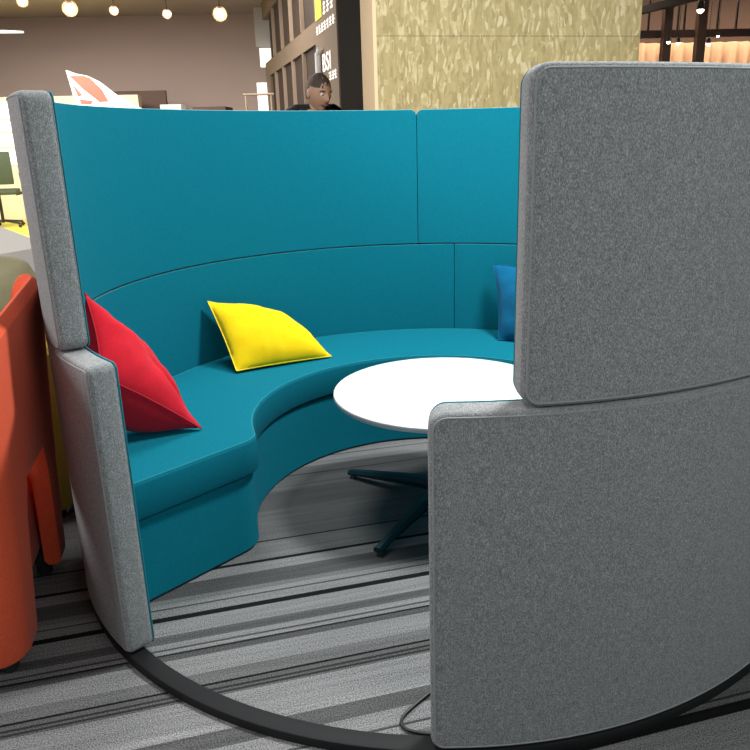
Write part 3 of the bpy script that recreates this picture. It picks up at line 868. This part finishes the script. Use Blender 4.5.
# shirt and trousers follow the body
Vs = [(0, 0, .90), (0, 0, 1.10), (.01, 0, 1.32), (0, 0, 1.435)]; Es = [(0, 1), (1, 2), (2, 3)]; Rs = [(.135, .165), (.125, .155), (.13, .175), (.09, .115)]
for s in (-1, 1):
    i = len(Vs); Vs += [(-.01, s * .12, 1.445), (-.01, s * .195, 1.425), (.005, s * .212, 1.22)]; Es += [(3, i), (i, i + 1), (i + 1, i + 2)]; Rs += [.075, .07, .06]
skin_mesh(Vs, Es, Rs, M['shirt'], 'shirt', ps)
Vt = [(0, 0, .95), (0, -.095, .88), (.01, -.10, .50), (0, -.10, .10), (0, .095, .88), (.01, .10, .50), (0, .10, .10)]
skin_mesh(Vt, [(0, 1), (1, 2), (2, 3), (0, 4), (4, 5), (5, 6)], [(.13, .155), .10, .075, .058, .10, .075, .058], M['trousers'], 'trousers', ps)
# hands
for s in (-1, 1):
    Vh = [(.14, s * .19, .80), (.165, s * .188, .755), (.175, s * .187, .715)]; Eh = [(0, 1), (1, 2)]; Rh = [.022, (.014, .034), (.012, .036)]
    obj_h = skin_mesh(Vh, Eh, Rh, M['skin'], 'hand', ps)
    for k, L in enumerate((.075, .085, .08, .06)):
        o_ = .027 - .018 * k
        skin_mesh([(.175 + o_, s * .187, .72), (.178 + o_, s * .186, .72 - L * .5), (.172 + o_, s * .178, .72 - L * .8), (.162 + o_, s * .168, .72 - L)], [(0, 1), (1, 2), (2, 3)], [.009, .0085, .008, .0065], M['skin'], 'finger', ps, sub=1)
    skin_mesh([(.17, s * .187, .765), (.205, s * .182, .745), (.22, s * .176, .715)], [(0, 1), (1, 2)], [.012, .011, .008], M['skin'], 'thumb', ps, sub=1)

# ------------------------------------------------------------------ lights
def area(name, loc, size, power, color=(1, 1, 1), target=None, sy=None):
    l = bpy.data.lights.new(name, 'AREA'); l.energy = power; l.color = color; l.size = size
    if sy: l.shape = 'RECTANGLE'; l.size_y = sy
    o = bpy.data.objects.new(name, l); COL.objects.link(o); o.location = loc
    if target is not None:
        o.rotation_euler = (Vector(target) - Vector(loc)).to_track_quat('-Z', 'Y').to_euler()
    return o
area('unseen_overhead', (.95, -.1, 3.0), .5, 138, (.97, 1, .99))
area('unseen_overhead', (-3.2, -1.1, 2.95), 2.2, 175, (1, .97, .98), target=(-1, -.5, .5))  # added, unseen: brightens the booth's left outside
area('unseen_overhead', (-.9, 0.5, 3.0), .8, 55, (1, .98, .95))  # added, unseen: brightens the bench seat from above
area('unseen_overhead', (-4.5, 5.5, 3.0), 2.5, 330, (1, .93, .86))  # added, unseen: brightens the back wall
area('unseen_overhead', (-1.8, 5.0, 3.0), 1.5, 50, (1, .90, .78))  # added, unseen: weak fill near the display wall
area('unseen_overhead', (1.6, -3.2, 2.9), 1.4, 70, (.95, 1, .98), target=(.9, -1, .9))  # added, unseen: camera-side fill on the right grey panel
area('added_curtain_light', (3.6, 6.27, 2.9), 4.0, 65, (1, .78, .58), target=(3.6, 6.40, 1.8), sy=.1)  # added unseen strip that makes the curtain glow
w = bpy.data.worlds.new('world'); scn.world = w; w.use_nodes = True
w.node_tree.nodes['Background'].inputs[0].default_value = (.84, .88, .90, 1)
w.node_tree.nodes['Background'].inputs[1].default_value = .38

# ------------------------------------------------------------------ camera
cd = bpy.data.cameras.new('camera'); cam = bpy.data.objects.new('camera', cd); COL.objects.link(cam)
pitch, roll = .30562, -.01893
fw = Vector((0, math.cos(pitch), -math.sin(pitch))); rt = Vector((1, 0, 0)); up = Vector((0, math.sin(pitch), math.cos(pitch)))
r2 = rt * math.cos(roll) + up * math.sin(roll); u2 = -rt * math.sin(roll) + up * math.cos(roll)
mw = Matrix((( r2.x, u2.x, -fw.x, -.10218), (r2.y, u2.y, -fw.y, -2.61258), (r2.z, u2.z, -fw.z, 1.35004), (0, 0, 0, 1)))
cam.matrix_world = mw
cd.sensor_width = 36; cd.lens = 759.297 * 36 / 750; cd.shift_x = -31.969 / 750
cd.clip_start = .05; cd.clip_end = 100
scn.camera = cam
scn.view_settings.view_transform = 'Standard'; scn.view_settings.look = 'None'
scn.view_settings.gamma = 1; scn.view_settings.use_curve_mapping = False
scn.view_settings.exposure = -0.08
